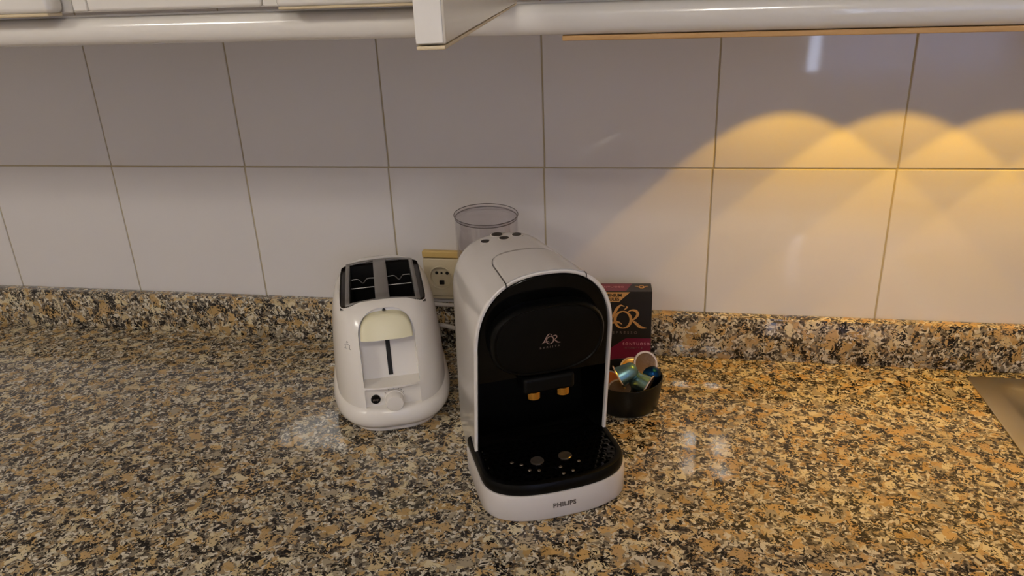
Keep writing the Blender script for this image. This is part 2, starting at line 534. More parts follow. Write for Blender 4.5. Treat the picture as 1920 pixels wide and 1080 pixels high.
# sink
sk = empty('kitchen_sink', (SX0, SY0, 0.0), 0, 'stainless steel sink set into the granite counter', 'sink')
def rrect(x0, x1, y0, y1, r, z, n=6):
    P = []
    for cx, cy, a0 in ((x1 - r, y1 - r, 0), (x0 + r, y1 - r, 90), (x0 + r, y0 + r, 180), (x1 - r, y0 + r, 270)):
        for k in range(n + 1):
            a = math.radians(a0 + 90 * k / n)
            P.append((cx + r * math.cos(a), cy + r * math.sin(a), z))
    return P
W_, D_ = SX1 - SX0, SY1 - SY0
rim = [rrect(-.005, W_ + .005, -.005, D_ + .005, .006, .0003), rrect(-.005, W_ + .005, -.005, D_ + .005, .006, .0022),
       rrect(-.003, W_ + .003, -.003, D_ + .003, .006, .0032), rrect(.020, W_ - .02, .020, D_ - .02, .012, .0032),
       rrect(.026, W_ - .026, .026, D_ - .026, .03, .0012), rrect(.034, W_ - .034, .034, D_ - .034, .045, -.004)]
loft('rim', rim, M['steel'], sk, cap0=False, cap1=False, angle=60)
bas = [rrect(.034, W_ - .034, .034, D_ - .034, .045, -.004), rrect(.040, W_ - .04, .040, D_ - .04, .05, -.03),
       rrect(.046, W_ - .046, .046, D_ - .046, .05, -.13), rrect(.07, W_ - .07, .07, D_ - .07, .05, -.16), rrect(.2, W_ - .2, .15, D_ - .15, .03, -.165)]
loft('basin', bas, M['steel'], sk, cap0=False, cap1=True, angle=60)
lathe('drain', [(.001, .002), (.03, .003), (.036, .0)], M['chrome'], sk, c=(W_ / 2, D_ / 2, -.1648), cap0=True, cap1=False)

# ------------------------------------------------------------------ upper cabinets
def zt(x): return -0.007 * x          # the row hangs a touch out of level
def tilt(o, dz=0):
    for v in o.data.vertices: v.co.z += -0.007 * (v.co.x + dz)
    return o
CZ = 0.4965
def cabinet(x0, x1, label):
    e = empty('wall_cabinet', (0, 0, 0), 0, label, 'cabinet', None)
    bm = box_bm(x0, x1, -0.350, -0.0035, CZ, 1.12, 0.001, 1)
    tilt(from_bm('body', bm, M['lacquer'], e))
    return e
c1 = cabinet(-1.05, -0.3865, 'white wall cabinet left of the flush panel, its door standing proud')
tilt(box('door', -1.045, -0.392, -0.373, -0.3515, 0.4968, 1.11, M['lacquer'], c1, 0.006, 4))
tilt(box('edge_band', -1.044, -0.395, -0.3715, -0.353, 0.4945, 0.4975, M['cream_edge'], c1, 0.001))
c2 = cabinet(-0.3855, 0.0395, 'white wall cabinet with an open door above the toaster')
tilt(box('stile', -0.381, -0.366, -0.356, -0.3505, 0.4975, 1.11, M['lacquer'], c2, 0.002))
tilt(box('flush_panel', -0.364, -0.19, -0.358, -0.3505, 0.4972, 1.11, M['lacquer'], c2, 0.003, 3))
tilt(box('stile', -0.188, -0.170, -0.3585, -0.3505, 0.4966, 1.11, M['lacquer'], c2, 0.002))
tilt(box('closed_door', -0.168, 0.020, -0.374, -0.3515, 0.4965, 1.11, M['lacquer'], c2, 0.004, 3))
tilt(box('edge_band', -0.167, 0.019, -0.372, -0.353, 0.4942, 0.4968, M['cream_edge'], c2, 0.001))
# open door, swung out past ninety degrees
od = bpy.data.objects.new('open_door', None); od.empty_display_size = .02
link(od, c2)
H, E_ = Vector((0.038, -0.378, 0)), Vector((0.0845, -0.757, 0))
dv = E_ - H
od.location = (H.x, H.y, 0.4925)
od.rotation_euler = (0, 0, math.atan2(dv.y, dv.x))
tag(od, 'open cabinet door seen from its edge')
LD = dv.length
box('door_leaf', 0.0, LD - .0009, -.0052, .0052, 0.0016, 0.6, M['lacquer_old'], od, .0008, 2)
box('edge_band', LD - .0006, LD + .0006, -.0050, .0045, 0.0022, 0.6, M['lacquer'], od, .0003, 1)
box('bottom_band', 0.002, LD, -.0050, .0050, 0.0, 0.0014, M['cream_edge'], od, .0003, 1)
c3 = cabinet(0.0405, 1.30, 'white wall cabinet over the lit stretch of counter and the sink')
for k in range(3):
    tilt(box('door', 0.043 + k * .418, 0.458 + k * .418, -0.3535, -0.3505, 0.4972, 1.11, M['lacquer'], c3, 0.001))
# pelmet with a half-round nose
P = [(-0.334, 0.4665)]
for k in range(13):
    a = -math.pi / 2 + math.pi * k / 12
    P.append((-0.342 - 0.0125 * math.cos(a) ** 0.8 if math.cos(a) > 1e-6 else -0.342, 0.4793 + 0.0128 * math.sin(a)))
P += [(-0.342, 0.4938), (-0.334, 0.4938)]
rings = [[(x, y, z + zt(x)) for y, z in P] for x in [-1.05 + i * .235 for i in range(11)]]
pm = loft('cabinet_pelmet', rings, M['lacquer'])
tag(pm, 'glossy white half-round pelmet along the bottom of the wall cabinets', 'pelmet')
ws = tilt(box('wood_strip', 0.075, 1.30, -0.3465, -0.334, 0.4618, 0.4662, M['rawwood'], None, 0.0006, 1))
tag(ws, 'thin raw wooden strip under the white pelmet', 'wooden strip')
# cabinet spots
for i in range(4):
    x = 0.312 + 0.1305 * i
    s = empty('cabinet_spotlight', (x, -0.12, CZ + zt(x) - .0003), 0, 'round warm spotlight under the wall cabinet, ' + ('next to the coffee capsule box', 'between two others near the capsule box', 'beside the sink edge', 'right over the sink')[i], 'spotlight', 'spotlights under the wall cabinet')
    lathe('housing', [(.031, 0), (.031, -.017), (.028, -.020), (.024, -.020), (.024, -.017)], M['chrome'], s, cap1=False)
    lathe('lens', [(.0235, -.0175), (.0235, -.0185)], M['led'], s)
    ld = bpy.data.lights.new('spot_light', 'SPOT')
    ld.energy = SPOT
    ld.color = (1.0, 0.55, 0.03)
    ld.spot_size = math.radians(42.1 * 2)
    ld.spot_blend = 0.03
    ld.shadow_soft_size = 0.006
    lo = bpy.data.objects.new('spot_light', ld)
    lo.location = (0, 0, -.0235)
    ld.use_nodes = True                       # wide-beam lens: more light towards the rim of the cone
    nt = ld.node_tree
    em = nt.nodes['Emission']
    tcn = nt.nodes.new('ShaderNodeTexCoord')
    sp = nt.nodes.new('ShaderNodeSeparateXYZ')
    ab = nt.nodes.new('ShaderNodeMath'); ab.operation = 'ABSOLUTE'
    mr = nt.nodes.new('ShaderNodeMapRange')
    mr.inputs['From Min'].default_value = 0.88; mr.inputs['From Max'].default_value = 0.742
    mr.inputs['To Min'].default_value = 1.0; mr.inputs['To Max'].default_value = 1.05
    nt.links.new(tcn.outputs['Normal'], sp.inputs[0]); nt.links.new(sp.outputs['Z'], ab.inputs[0])
    nt.links.new(ab.outputs[0], mr.inputs[0]); nt.links.new(mr.outputs[0], em.inputs['Strength'])
    link(lo, s)

# ------------------------------------------------------------------ ceiling lamp (behind the camera)
cl = empty('ceiling_lamp', (0.378, -1.94, 1.6), 0, 'ceiling lamp with four lit bulbs near the curtained window', 'lamp')
box('base_plate', -.16, .16, -.2, .2, -.03, -.0005, M['chrome'], cl, .004)
for sx in (-.078, .078):
    for sy in (-.13, .13):
        b_ = lathe('socket', [(.02, -.03), (.02, -.05)], M['chrome'], cl, c=(sx, sy, 0))
        lathe('bulb', [(.012, -.05), (.03, -.062), (.038, -.085), (.03, -.108), (.012, -.119), (.001, -.121)], M['bulb'], b_, c=(sx, sy, 0), seg=20)
cl = empty('ceiling_lamp', (-1.42, -1.90, 1.6), 0, 'round opal ceiling lamp at the far end of the kitchen', 'lamp')
lathe('base_plate', [(.22, -.0005), (.22, -.02), (.205, -.024)], M['chrome'], cl)
lathe('opal_shade', [(.20, -.024), (.225, -.045), (.21, -.08), (.155, -.105), (.07, -.118), (.001, -.12)], M['opal'], cl, seg=40)

# ------------------------------------------------------------------ wall socket
so = empty('wall_socket', (-0.155, -0.0024, 0.076), 0, 'yellowed ivory wall socket on the tiles between toaster and coffee machine', 'socket')
pl_ = box('plate', -.027, .034, -.0085, 0, 0, .0595, M['old_ivory'], so, .002, 3)
box('top_strip', -.027, .034, -.0095, 0, .0605, .0712, M['old_yellow'], so, .0022, 3)
box('bottom_strip', -.026, .033, -.0065, 0, -.005, -.0006, M['old_ivory'], so, .001)
def yl(prof, c, m, name, parent, seg=36, cap0=True, cap1=True):
    rings = [[(c[0] + r * math.cos(2 * math.pi * i / seg), c[1] + y, c[2] + r * math.sin(2 * math.pi * i / seg)) for i in range(seg)] for r, y in prof]
    return loft(name, rings, m, parent, cap0, cap1)
SC = (-.001, 0, .030)
ctr = yl([(.0163, -.02), (.0163, -.0030)], SC, M['old_ivory'], 'cutter', so)
bpy.context.view_layer.update()
pl_.modifiers.clear()
cut(pl_, [ctr])
yl([(.0185, -.0083), (.0185, -.0094), (.0172, -.0098), (.0162, -.0092), (.0160, -.0033)], SC, M['old_ivory'], 'ring', so, cap0=False, cap1=False)
for dx, r in ((-.0075, .0024), (.0, .0017), (.0085, .0026)):
    yl([(r, -.0029), (r, -.0033), (r * .2, -.0033)], (SC[0] + dx, 0, SC[2] + .0052), M['black_matte'], 'pin_hole', so, 12)
box('earth_clip', SC[0] - .0035, SC[0] + .0035, -.0066, -.0029, SC[2] - .0120, SC[2] - .0060, M['slot_dark'], so, .0006)

# ------------------------------------------------------------------ coffee machine
MT = math.radians(26)
cm = empty('coffee_machine', (0.0412, -0.3177, 0.0003), MT, 'white and black capsule coffee machine with a clear rear water tank', 'coffee machine')
yf = lambda z: -0.175 * (z - 0.04) if z > 0.04 else 0.0
ZC = 0.165
def arch(inset=0.0, n=48, z0=0.0, ws=1.0, hs=1.0):
    a1, a0, b, ex = (0.0725 - inset) * ws, (0.0757 - inset) * ws, (0.0885 * hs - inset), 2 / 2.5
    L_ = []
    for k in range(8):
        z = z0 + (ZC - z0) * k / 8
        L_.append((a0 + (a1 - a0) * z / ZC, z))
    T = []
    for k in range(n + 1):
        t = math.pi * k / n
        T.append((a1 * sgnpow(math.cos(t), ex), ZC + b * abs(math.sin(t)) ** ex))
    return L_ + T + [(-x, z) for x, z in reversed(L_)]
YB = 0.178
rings = []
def station(t, inset, y_over=None):
    ws = 1 - 0.17 * t
    hs = 1 - 0.22 * t
    R_ = []
    for x, z in arch(inset, ws=ws, hs=hs):
        y = yf(z) * (1 - t) + YB * t if y_over is None else y_over(z)
        R_.append((x, y, z))
    return R_
# front return, rounded rim, shell, rounded back
rings.append([(x, yf(z) + .006, z) for x, z in arch(.0037)])
rings.append([(x, yf(z) + .0012, z) for x, z in arch(.0037)])
rings.append([(x, yf(z) + .0, z) for x, z in arch(.0029)])
rings.append([(x, yf(z) + .0, z) for x, z in arch(.0010)])
rings.append([(x, yf(z) + .0012, z) for x, z in arch(.0)])
for t in (.03, .15, .3, .45, .6, .72, .80):
    rings.append(station(t, 0))
for k in range(1, 8):
    a = math.pi / 2 * k / 7
    t = .80 + .20 * math.sin(a)
    rings.append(station(t, .040 * (1 - math.cos(a))))
body = loft('body', rings, M['white_plastic'], cm, cap0=False, cap1=True, angle=50)
# side seam line of the shell
# hatch lid on top: a slightly proud shell patch
def top_z(x, t, inset=0.0):
    a1 = (0.0725 - inset) * (1 - .17 * t); b = 0.0885 * (1 - .22 * t) - inset
    return ZC + b * max(0, 1 - (abs(x) / a1) ** 2.5) ** (1 / 2.5)
def hatch_patch(off, w0, w1, t0, t1, rcor, nx=22, nt=18):
    V, F = [], []
    for j in range(nt + 1):
        v = j / nt
        t = t0 + (t1 - t0) * v
        # rounded far corners
        far = (t1 - t) / (t1 - t0)
        w = w0 + (w1 - w0) * v
        if far < rcor:
            q = 1 - far / rcor
            w = w * (0.72 + 0.28 * math.sqrt(max(0, 1 - q * q)))
        for i in range(nx + 1):
            x = w * (2 * i / nx - 1)
            z = top_z(x, t) + off
            y = yf(z - off) * (1 - t) + YB * t
            V.append((x, y, z))
    for j in range(nt):
        for i in range(nx):
            a = j * (nx + 1) + i
            F.append((a, a + 1, a + nx + 2, a + nx + 1))
    return V, F
V, F = hatch_patch(.0003, .0405, .0365, .004, .425, .30)
gap = mesh('hatch_seam', V, F, M['grey_print'], cm)
V, F = hatch_patch(.0008, .0395, .0355, .006, .42, .30)
hatch = mesh('hatch_lid', V, F, M['white_plastic'], cm)
md = hatch.modifiers.new('thick', 'SOLIDIFY'); md.thickness = .0005; md.offset = -1
V, F = hatch_patch(.0012, .0392, .0388, .005, .035, .0)
lip = mesh('hatch_lip', V, F, M['white_plastic'], hatch)
for x in (-.0402, .0400):
    z = top_z(x, 0)
    tube('hatch_notch', [(x, yf(z) + .006, z + .0003), (x, yf(z) + .0012, z + .0003), (x, yf(z) - .0002, z - .0012), (x, yf(z) - .0002, z - .0036)], .00055, M['black_matte'], hatch, 6)
# buttons
for x, y in ((-.0245, .118), (-.0075, .133), (-.0045, .112), (.0135, .123)):
    t = (y + .035) / (YB + .035)
    z = top_z(x, t)
    sl = -0.05
    rr = .0056 if y < .128 else .0066
    prof = [(rr + .0012, -.002), (rr + .0012, .0004), (rr, .0008)]
    bt = lathe('button', prof, M['white_satin'], cm, seg=24, c=(x, y, z), cap1=False)
    lathe('button_cap', [(rr, .0006), (rr * .97, .0011), (.0005, .0012)], M['brown_dark'], bt, seg=24, c=(x, y, z))
# black liner: cavity
rings = [[(x, yf(z) + .0035, z) for x, z in arch(.0036)], [(x, .045, z) for x, z in arch(.0120)]]
loft('cavity_liner', rings, M['black_satin'], cm, cap0=False, cap1=True)
# head block
HZ = .132
hp = [(x, z) for x, z in arch(.0042, z0=HZ)]
rings = [[(x, yf(z) + .0035, z) for x, z in hp], [(x, yf(z) + .002, z) for x, z in [(x * .985, HZ + (z - HZ) * .985) for x, z in hp]]]
rings = [[(x * .86, .040, HZ + (z - HZ) * .86) for x, z in hp], rings[0], rings[1]]
loft('head', rings, M['black_gloss'], cm, angle=30)
# oval brew door
def oval(s, d, n=64, cx=0.0, cz=.1815, a=.0585, b=.0415):
    R_ = []
    for i in range(n):
        t = 2 * math.pi * i / n
        x = cx + a * s * sgnpow(math.cos(t), 2 / 2.7)
        z = cz + b * s * sgnpow(math.sin(t), 2 / 2.5)
        R_.append((x, yf(z) - d, z))
    return R_
rings = [oval(1, -.004), oval(1, .008), oval(.985, .012), oval(.955, .0145), oval(.925, .0145), oval(.905, .0132), oval(.88, .0134), oval(.5, .0142), oval(.1, .0144)]
bd = loft('brew_door', rings, M['black_satin'], cm, angle=40)
LEAN = math.atan(.175)
lg = ribbons('logo', LOGO(.0062), M['rose_print'], bd, vert_plane(.0005, yf(.1815) - .0148, .1825, LEAN))
text('lettering', 'BARISTA', .0032, M['dim_print'], bd, vert_plane(.0005, yf(.174) - .0148, .1738, LEAN), spacing=1.9)
# nozzle housing and nozzles
box('nozzle_housing', -.027, .027, -.036, -.008, .122, .140, M['black_satin'], cm, .004, 3)
for s in (-1, 1):
    c_ = (s * .0155, -.029, 0)
    nz = lathe('nozzle', [(.0072, .1235), (.0070, .1155), (.0062, .1148), (.005, .1148), (.0045, .118)], M['gold'], cm, seg=28, c=c_)
# drip tray base
def trayring(inset, z, n=44, yb=.03):
    a, b, yc = .0785 - inset, .049 - inset, -.031
    R_ = [(a, yb, z)]
    for k in range(n + 1):
        t = math.pi * k / n
        R_.append((a * sgnpow(math.cos(t), 2 / 2.6), yc - b * abs(math.sin(t)) ** (2 / 2.6), z))
    R_.append((-a, yb, z))
    return R_
rings = [trayring(.004, 0), trayring(.0012, .0008), trayring(0, .003), trayring(0, .030), trayring(.0006, .0312), trayring(.004, .0314)]
tb = loft('tray_base', rings, M['white_satin'], cm, angle=40)
text('lettering', 'PHILIPS', .0072, M['grey_print'], tb, vert_plane(-.001, -.0801, .0167), depth=.0004, bold=.022, spacing=1.08)
rings = [trayring(.0022, .0312), trayring(.0014, .0335), trayring(.0014, .0400), trayring(.0030, .0432), trayring(.0060, .0441), trayring(.0085, .0436),
         trayring(.0095, .0420), trayring(.0095, .0385)]
dt = loft('drip_tray', rings, M['black_satin'], cm, angle=40)
mesh('tray_mirror', trayring(.0096, .0388), [tuple(range(47))], M['water'], dt, smooth=False)  # reflecting sheet added under the grate so its holes show grey glints
# perforated grate: hexagonal cells with real holes
bm = bmesh.new()
pit = .0088
def inside(x, y, ins):
    a, b, yc = .0785 - ins, .049 - ins, -.031
    if y > .010: return False
    if y > yc: return abs(x) < a
    return (abs(x) / a) ** 2.6 + (abs(y - yc) / b) ** 2.6 < 1
for j in range(-14, 6):
    for i in range(-12, 13):
        cx = i * pit + (pit / 2 if j % 2 else 0); cy = j * pit * .866 - .002
        if not inside(cx, cy, .0095): continue
        ok = all(inside(cx + pit * .577 * math.cos(math.radians(30 + 60 * k)), cy + pit * .577 * math.sin(math.radians(30 + 60 * k)), .0085) for k in range(6))
        hr = .0027 if ok else 0.0016
        ho = [bm.verts.new((cx + pit * .577 * math.cos(math.radians(30 + 30 * k)) * (1 if k % 2 == 0 else .866),
                            cy + pit * .577 * math.sin(math.radians(30 + 30 * k)) * (1 if k % 2 == 0 else .866), .0426)) for k in range(12)]
        hi = [bm.verts.new((cx + hr * math.cos(math.radians(30 + 30 * k)), cy + hr * math.sin(math.radians(30 + 30 * k)), .0429)) for k in range(12)]
        hd = [bm.verts.new((cx + hr * .9 * math.cos(math.radians(30 + 30 * k)), cy + hr * .9 * math.sin(math.radians(30 + 30 * k)), .0405)) for k in range(12)]
        for k in range(12):
            l = (k + 1) % 12
            bm.faces.new((ho[k], ho[l], hi[l], hi[k])); bm.faces.new((hi[k], hi[l], hd[l], hd[k]))
gr = from_bm('grate', bm, M['black_gloss'], dt)
for s in (-1, 1):
    lathe('cup_marker', [(.0072, .0424), (.0072, .0436), (.0062, .0441), (.0045, .0437), (.0005, .0434)], M['marker_grey'], dt, seg=28, c=(s * .0153 - .001, -.037, 0))
for x, y in ((-0.0337, -0.0379), (-0.0281, -0.0494), (-0.0189, -0.0528), (0.0037, -0.0539), (-0.0422, -0.0314), (0.0141, -0.0638), (0.0033, -0.0655), (0.0136, -0.0736), (0.0252, -0.0499), (-0.0188, -0.0728)):
    lathe('glint_dome', [(.0020, .0427), (.0016, .0433), (.0008, .0436), (.0002, .0436)], M['marker_grey'], dt, seg=14, c=(x, y, 0))  # small grey metal domes standing in for glints on the grate
# water tank
TK = (0.0, .222, 0)
prof_o = [(.030, .030), (.036, .034), (.0385, .06), (.0395, .235), (.0402, .2375)]
prof_i = [(.0388, .2375), (.0379, .235), (.0369, .06), (.034, .037), (.001, .036)]
lathe('water_tank', prof_o + prof_i, M['tank'], cm, seg=56, sy=1.22, c=TK, angle=60)
lathe('tank_lid', [(.0384, .2330), (.0384, .2352), (.0374, .2356), (.001, .2356)], M['tank'], cm, seg=56, sy=1.22, c=TK)
for r_, z_ in ((.0399, .2372), (.0388, .2335)):
    rp = [(TK[0] + r_ * math.cos(2 * math.pi * k / 56), TK[1] + 1.22 * r_ * math.sin(2 * math.pi * k / 56), z_) for k in range(57)]
    tube('tank_rim', rp, .0005, M['rim_grey'], cm, 6)
box('tank_base', -.044, .044, .150, .268, 0.0, .0295, M['white_satin'], cm, .006, 3)

# ------------------------------------------------------------------ toaster
ts = empty('toaster', (-0.193, -0.150, 0.0003), math.radians(22), 'white two-slot toaster with a cream lever and round dial', 'toaster')
def tring(A, Fr, Bk, z, n=96, ex=2 / 2.9, crown=0.0):
    R_ = []
    for i in range(n):
        t = 2 * math.pi * i / n
        x = A * sgnpow(math.cos(t), ex)
        s = sgnpow(math.sin(t), ex)
        y = Bk * s if s > 0 else -Fr * s
        R_.append((x, y, z + crown * (1 - (x / A) ** 2 if A > 0 else 0)))
    return R_
prof = [(.0705, -.120, .112, .030), (.0708, -.1195, .112, .045), (.070, -.1155, .111, .07), (.0685, -.1085, .109, .095), (.0665, -.101, .107, .115),
        (.0645, -.0925, .1065, .131), (.0620, -.0845, .1055, .142), (.0585, -.077, .103, .1495), (.0535, -.070, .099, .1545), (.045, -.060, .092, .1578), (.02, -.03, .05, .1597)]
def front_y(x, z):
    for a, b in zip(prof, prof[1:]):
        if a[3] <= z <= b[3]:
            k = (z - a[3]) / (b[3] - a[3])
            A = a[0] + (b[0] - a[0]) * k; Fr = a[1] + (b[1] - a[1]) * k
            return Fr * (1 - (abs(x) / A) ** 2.9) ** (1 / 2.9)
rings = [tring(*q) for q in prof]
tbody = loft('body', rings, M['toaster_white'], ts, angle=60)
cutters = []
# lever bay: arch-shaped, floor leaning back
def bay(w, z0, z1, r, f0, f1, n=10):
    O_ = [(w, z0), (w, z1 - r)]
    for k in range(1, n):
        a = math.pi / 2 * k / n
        O_.append((w - r + r * math.cos(a), z1 - r + r * math.sin(a)))
    O_ += [(w - r, z1)]
    O_ = O_ + [(-x, z) for x, z in reversed(O_)]
    fy = lambda z: f0 + (f1 - f0) * (z - z0) / (z1 - z0)
    v, f = loft_data([[(x, -.2, z) for x, z in O_], [(x, fy(z), z) for x, z in O_]])
    return mesh('cutter', v, f, M['toaster_white'], ts)
cutters.append(bay(.0335, .0625, .1495, .027, -.0905, -.0735))
cutters.append(bay(.0335, .0345, .0605, .003, -.1115, -.1105))
# top recess
v, f = loft_data([rrect(-.0525, .0525, -.0655, .0865, .016, .1455), rrect(-.0525, .0525, -.0655, .0865, .016, .2)])
cutters.append(mesh('cutter', v, f, M['toaster_white'], ts))
for s in (-1, 1):
    v, f = loft_data([rrect(s * .0243 - .0162, s * .0243 + .0162, -.062, .080, .002, .048), rrect(s * .0243 - .0162, s * .0243 + .0162, -.062, .080, .002, .2)])
    cutters.append(mesh('cutter', v, f, M['toaster_white'], ts))
bpy.context.view_layer.update()
cut(tbody, cutters)
# recess floor, dark
bm = bmesh.new()
for a in ((-.0522, -.0415, -.062, .083), (.0415, .0522, -.062, .083), (-.0075, .0075, -.062, .083)):
    box_bm(a[0], a[1], a[2], a[3], .1456, .1462, bm=bm)
from_bm('recess_floor', bm, M['brown_dark'], ts, smooth=False)
loft('recess_liner', [rrect(-.0523, .0523, -.0653, .0863, .0158, .1457), rrect(-.0523, .0523, -.0653, .0863, .0158, .1502)], M['brown_dark'], ts, cap0=False, cap1=False)
# grey frame with two slots
def framez(x, y): return .1535 + .0042 * (1 - (x / .046) ** 2) - .5 * (y - .01) ** 2
bm = bmesh.new()
for a in ((-.0455, -.0402, -.0645, .0855), (.0402, .0455, -.0645, .0855), (-.0085, .0085, -.0645, .0855),
          (-.0402, -.0085, -.0645, -.0605), (-.0402, -.0085, .0785, .0855), (.0085, .0402, -.0645, -.0605), (.0085, .0402, .0785, .0855)):
    nx = max(1, int((a[1] - a[0]) / .006)); ny = max(1, int((a[3] - a[2]) / .02))
    G = [[bm.verts.new((a[0] + (a[1] - a[0]) * i / nx, a[2] + (a[3] - a[2]) * j / ny, 0)) for i in range(nx + 1)] for j in range(ny + 1)]
    for j in range(ny):
        for i in range(nx):
            bm.faces.new((G[j][i], G[j][i + 1], G[j + 1][i + 1], G[j + 1][i]))
for v_ in bm.verts: v_.co.z = framez(v_.co.x, v_.co.y)
bmesh.ops.remove_doubles(bm, verts=bm.verts[:], dist=.0003)
fr = from_bm('slot_frame', bm, M['grey_frame'], ts)
md = fr.modifiers.new('thick', 'SOLIDIFY'); md.thickness = .0016; md.offset = 0
for s in (-1, 1):
    x0, x1 = s * .0243 - .0158, s * .0243 + .0158
    V = [(x, y, z) for z in (.050, .150) for x, y in ((x0, -.0612), (x1, -.0612), (x1, .0792), (x0, .0792))]
    sl = mesh('slot', V, [(0, 1, 2, 3), (0, 1, 5, 4), (1, 2, 6, 5), (2, 3, 7, 6), (3, 0, 4, 7)], M['slot_dark'], ts, smooth=False)
    md = sl.modifiers.new('thick', 'SOLIDIFY'); md.thickness = .0006
    for y, z, dip in ((.020, .140, 0), (.050, .141, .006)):
        pts = [(x0, y, z), (s * .0243 - .006, y, z), (s * .0243, y - dip, z - dip * .6), (s * .0243 + .006, y, z), (x1, y, z)]
        tube('guide_wire', catmull(pts, 4), .0007, M['grey_frame'], sl, 6)
# skirt and foot
loft('base_skirt', [tring(*q) for q in ((.064, -.113, .108, .0065), (.0715, -.1205, .113, .0095), (.0755, -.1255, .115, .016), (.0763, -.1265, .116, .022),
                                        (.0755, -.1255, .115, .029), (.073, -.1225, .113, .0345), (.0703, -.1185, .112, .0362))], M['toaster_white'], ts, angle=60)
loft('foot', [tring(*q) for q in ((.0635, -.1125, .107, 0), (.0645, -.1140, .108, .002), (.0645, -.1140, .108, .0066))], M['toaster_white'], ts)
# lever
def lev(d, s=1.0, z0=.1185, z1=.1450, w=.0312):
    O_ = [(w * s, z0)]
    for k in range(17):
        a = math.pi * k / 16
        O_.append((w * s * sgnpow(math.cos(a), .62), z0 + (z1 - z0) * s * abs(math.sin(a)) ** .8))
    O_.append((-w * s, z0))
    return [(x, -.082 + (z - z0) * .30 - d * (1 - .16 * (x / w) ** 2) * (1 - .42 * (z - z0) / (z1 - z0)), z) for x, z in O_]
loft('lever', [lev(-.004), lev(.018), lev(.0205, .97), lev(.0213, .9), lev(.0216, .5)], M['cream'], ts, angle=45)
# slit
V = [(sx * .0027, -.0907 + (z - .064) * .2 + dy, z) for z in (.0655, .121) for sx in (-1, 1) for dy in (-.0004, .003)]
mesh('lever_slit', V, [(0, 2, 6, 4), (1, 3, 7, 5), (0, 1, 5, 4), (2, 3, 7, 6), (0, 1, 3, 2), (4, 5, 7, 6)], M['black_matte'], ts, smooth=False)
# small pointer on the body above the lever
yp = front_y(0, .1475)
mesh('pointer', [(-.002, yp - .0003, .1465), (.002, yp - .0003, .1465), (0, yp + .0008, .1485), (-.002, yp + .004, .1465), (.002, yp + .004, .1465), (0, yp + .004, .1485)],
     [(0, 1, 2), (3, 4, 5), (0, 1, 4, 3), (1, 2, 5, 4), (2, 0, 3, 5)], M['black_matte'], ts, smooth=False)
# dial and stop button
yl([(.0122, -.1108), (.0122, -.1135), (.0110, -.114), (.0107, -.124), (.0098, -.1255), (.004, -.1258)], (.001, 0, .0435), M['toaster_white'], 'dial', ts, 40)
yl([(.0058, -.1108), (.0058, -.1128), (.0052, -.1134), (.001, -.1135)], (-.0215, 0, .0455), M['black_satin'], 'stop_button', ts, 28)
text('lettering', 'stop', .0042, M['dim_print'], ts, vert_plane(-.0215, -.1137, .0457), bold=.01)
yl([(.0011, -.1108), (.0010, -.1121), (.0002, -.1122)], (.001, 0, .0582), M['black_matte'], 'dial_mark', ts, 12)
for k, an in enumerate((35, 50, 65, 115, 140)):
    a = math.radians(an)
    yl([(.0004, -.1108), (.0004, -.1119), (.0001, -.112)], (.001 + .0138 * math.cos(a), 0, .0435 + .0138 * math.sin(a)), M['black_matte'], 'dial_mark', ts, 8)
# printed pictogram of a rising slice
def on_front(strokes, cx, cz, s, w):
    V, F = [], []
    for st in strokes:
        pts = []
        for u, q in st:
            x, z = cx + u * s, cz + q * s
            pts.append((x, front_y(x, z) - .0002, z))
        v, f = tube_data(pts, w, 5)
        o = len(V); V += v; F += [tuple(i + o for i in q) for q in f]
    return V, F
V, F = on_front([[(-.6, -.4), (-.6, .35), (-.75, .5), (-.3, .75), (.3, .75), (.75, .5), (.6, .35), (.6, -.4)], [(-1, -.55), (1, -.55)], [(0, .9), (0, 1.6)], [(-.25, 1.3), (0, 1.6), (.25, 1.3)]],
                -.0478, .1085, .0040, .00026)
mesh('pictogram', V, F, M['grey_print'], ts)

# ------------------------------------------------------------------ cords behind the appliances
cpts = catmull([(-.27, -.0242, .0036), (-.215, -.0242, .016), (-.170, -.0255, .033), (-.148, -.036, .040), (-.118, -.046, .037), (-.085, -.040, .02), (-.05, -.034, .0045), (-.02, -.035, .0036)], 8)
tag(tube('power_cord', cpts, .0033, M['cord'], None, 10), 'white power cord looping between the toaster and the coffee machine', 'cord')
cpts = catmull([(-.27, -.0236, .0112), (-.24, -.0236, .03), (-.215, -.0236, .05), (-.19, -.0236, .0665), (-.15, -.0245, .0685), (-.11, -.0262, .064), (-.085, -.027, .03), (-.08, -.03, .0034)], 8)
tag(tube('power_cord', cpts, .0028, M['cord'], None, 10), 'white power cord running just under the wall socket', 'cord')

# ------------------------------------------------------------------ capsule box
BW, BD, BH = .038, .015, .1155
bx = empty('coffee_capsule_box', (0.1128, -0.0485, 0.0002), math.radians(4.9), 'black coffee capsule carton with gold lettering and burgundy bands, behind the bowl', 'box')
box('carton', -BW, BW, -BD, BD, 0, BH, M['black_card'], bx, .0006, 1)
def flat(name, pts, m, fy, parent=bx, th=.00025):
    """print on the front face: pts are (x, z)"""
    n = len(pts)
    V = [(x, fy - th, z) for x, z in pts] + [(x, fy + .0002, z) for x, z in pts]
    F = [tuple(range(n)), tuple(range(2 * n - 1, n - 1, -1))] + [(i, (i + 1) % n, n + (i + 1) % n, n + i) for i in range(n)]
    return mesh(name, V, F, m, parent, smooth=False)
FY = -BD
flat('gold_band', [(-BW + .0004, .1005), (-.006, .1005), (.0085, .1145), (-BW + .0004, .1145)], M['gold_print'], FY)
text('lettering', 'ALUMINIUM', .0062, M['black_card'], bx, vert_plane(-.019, FY - .0004, .1100), bold=.03)
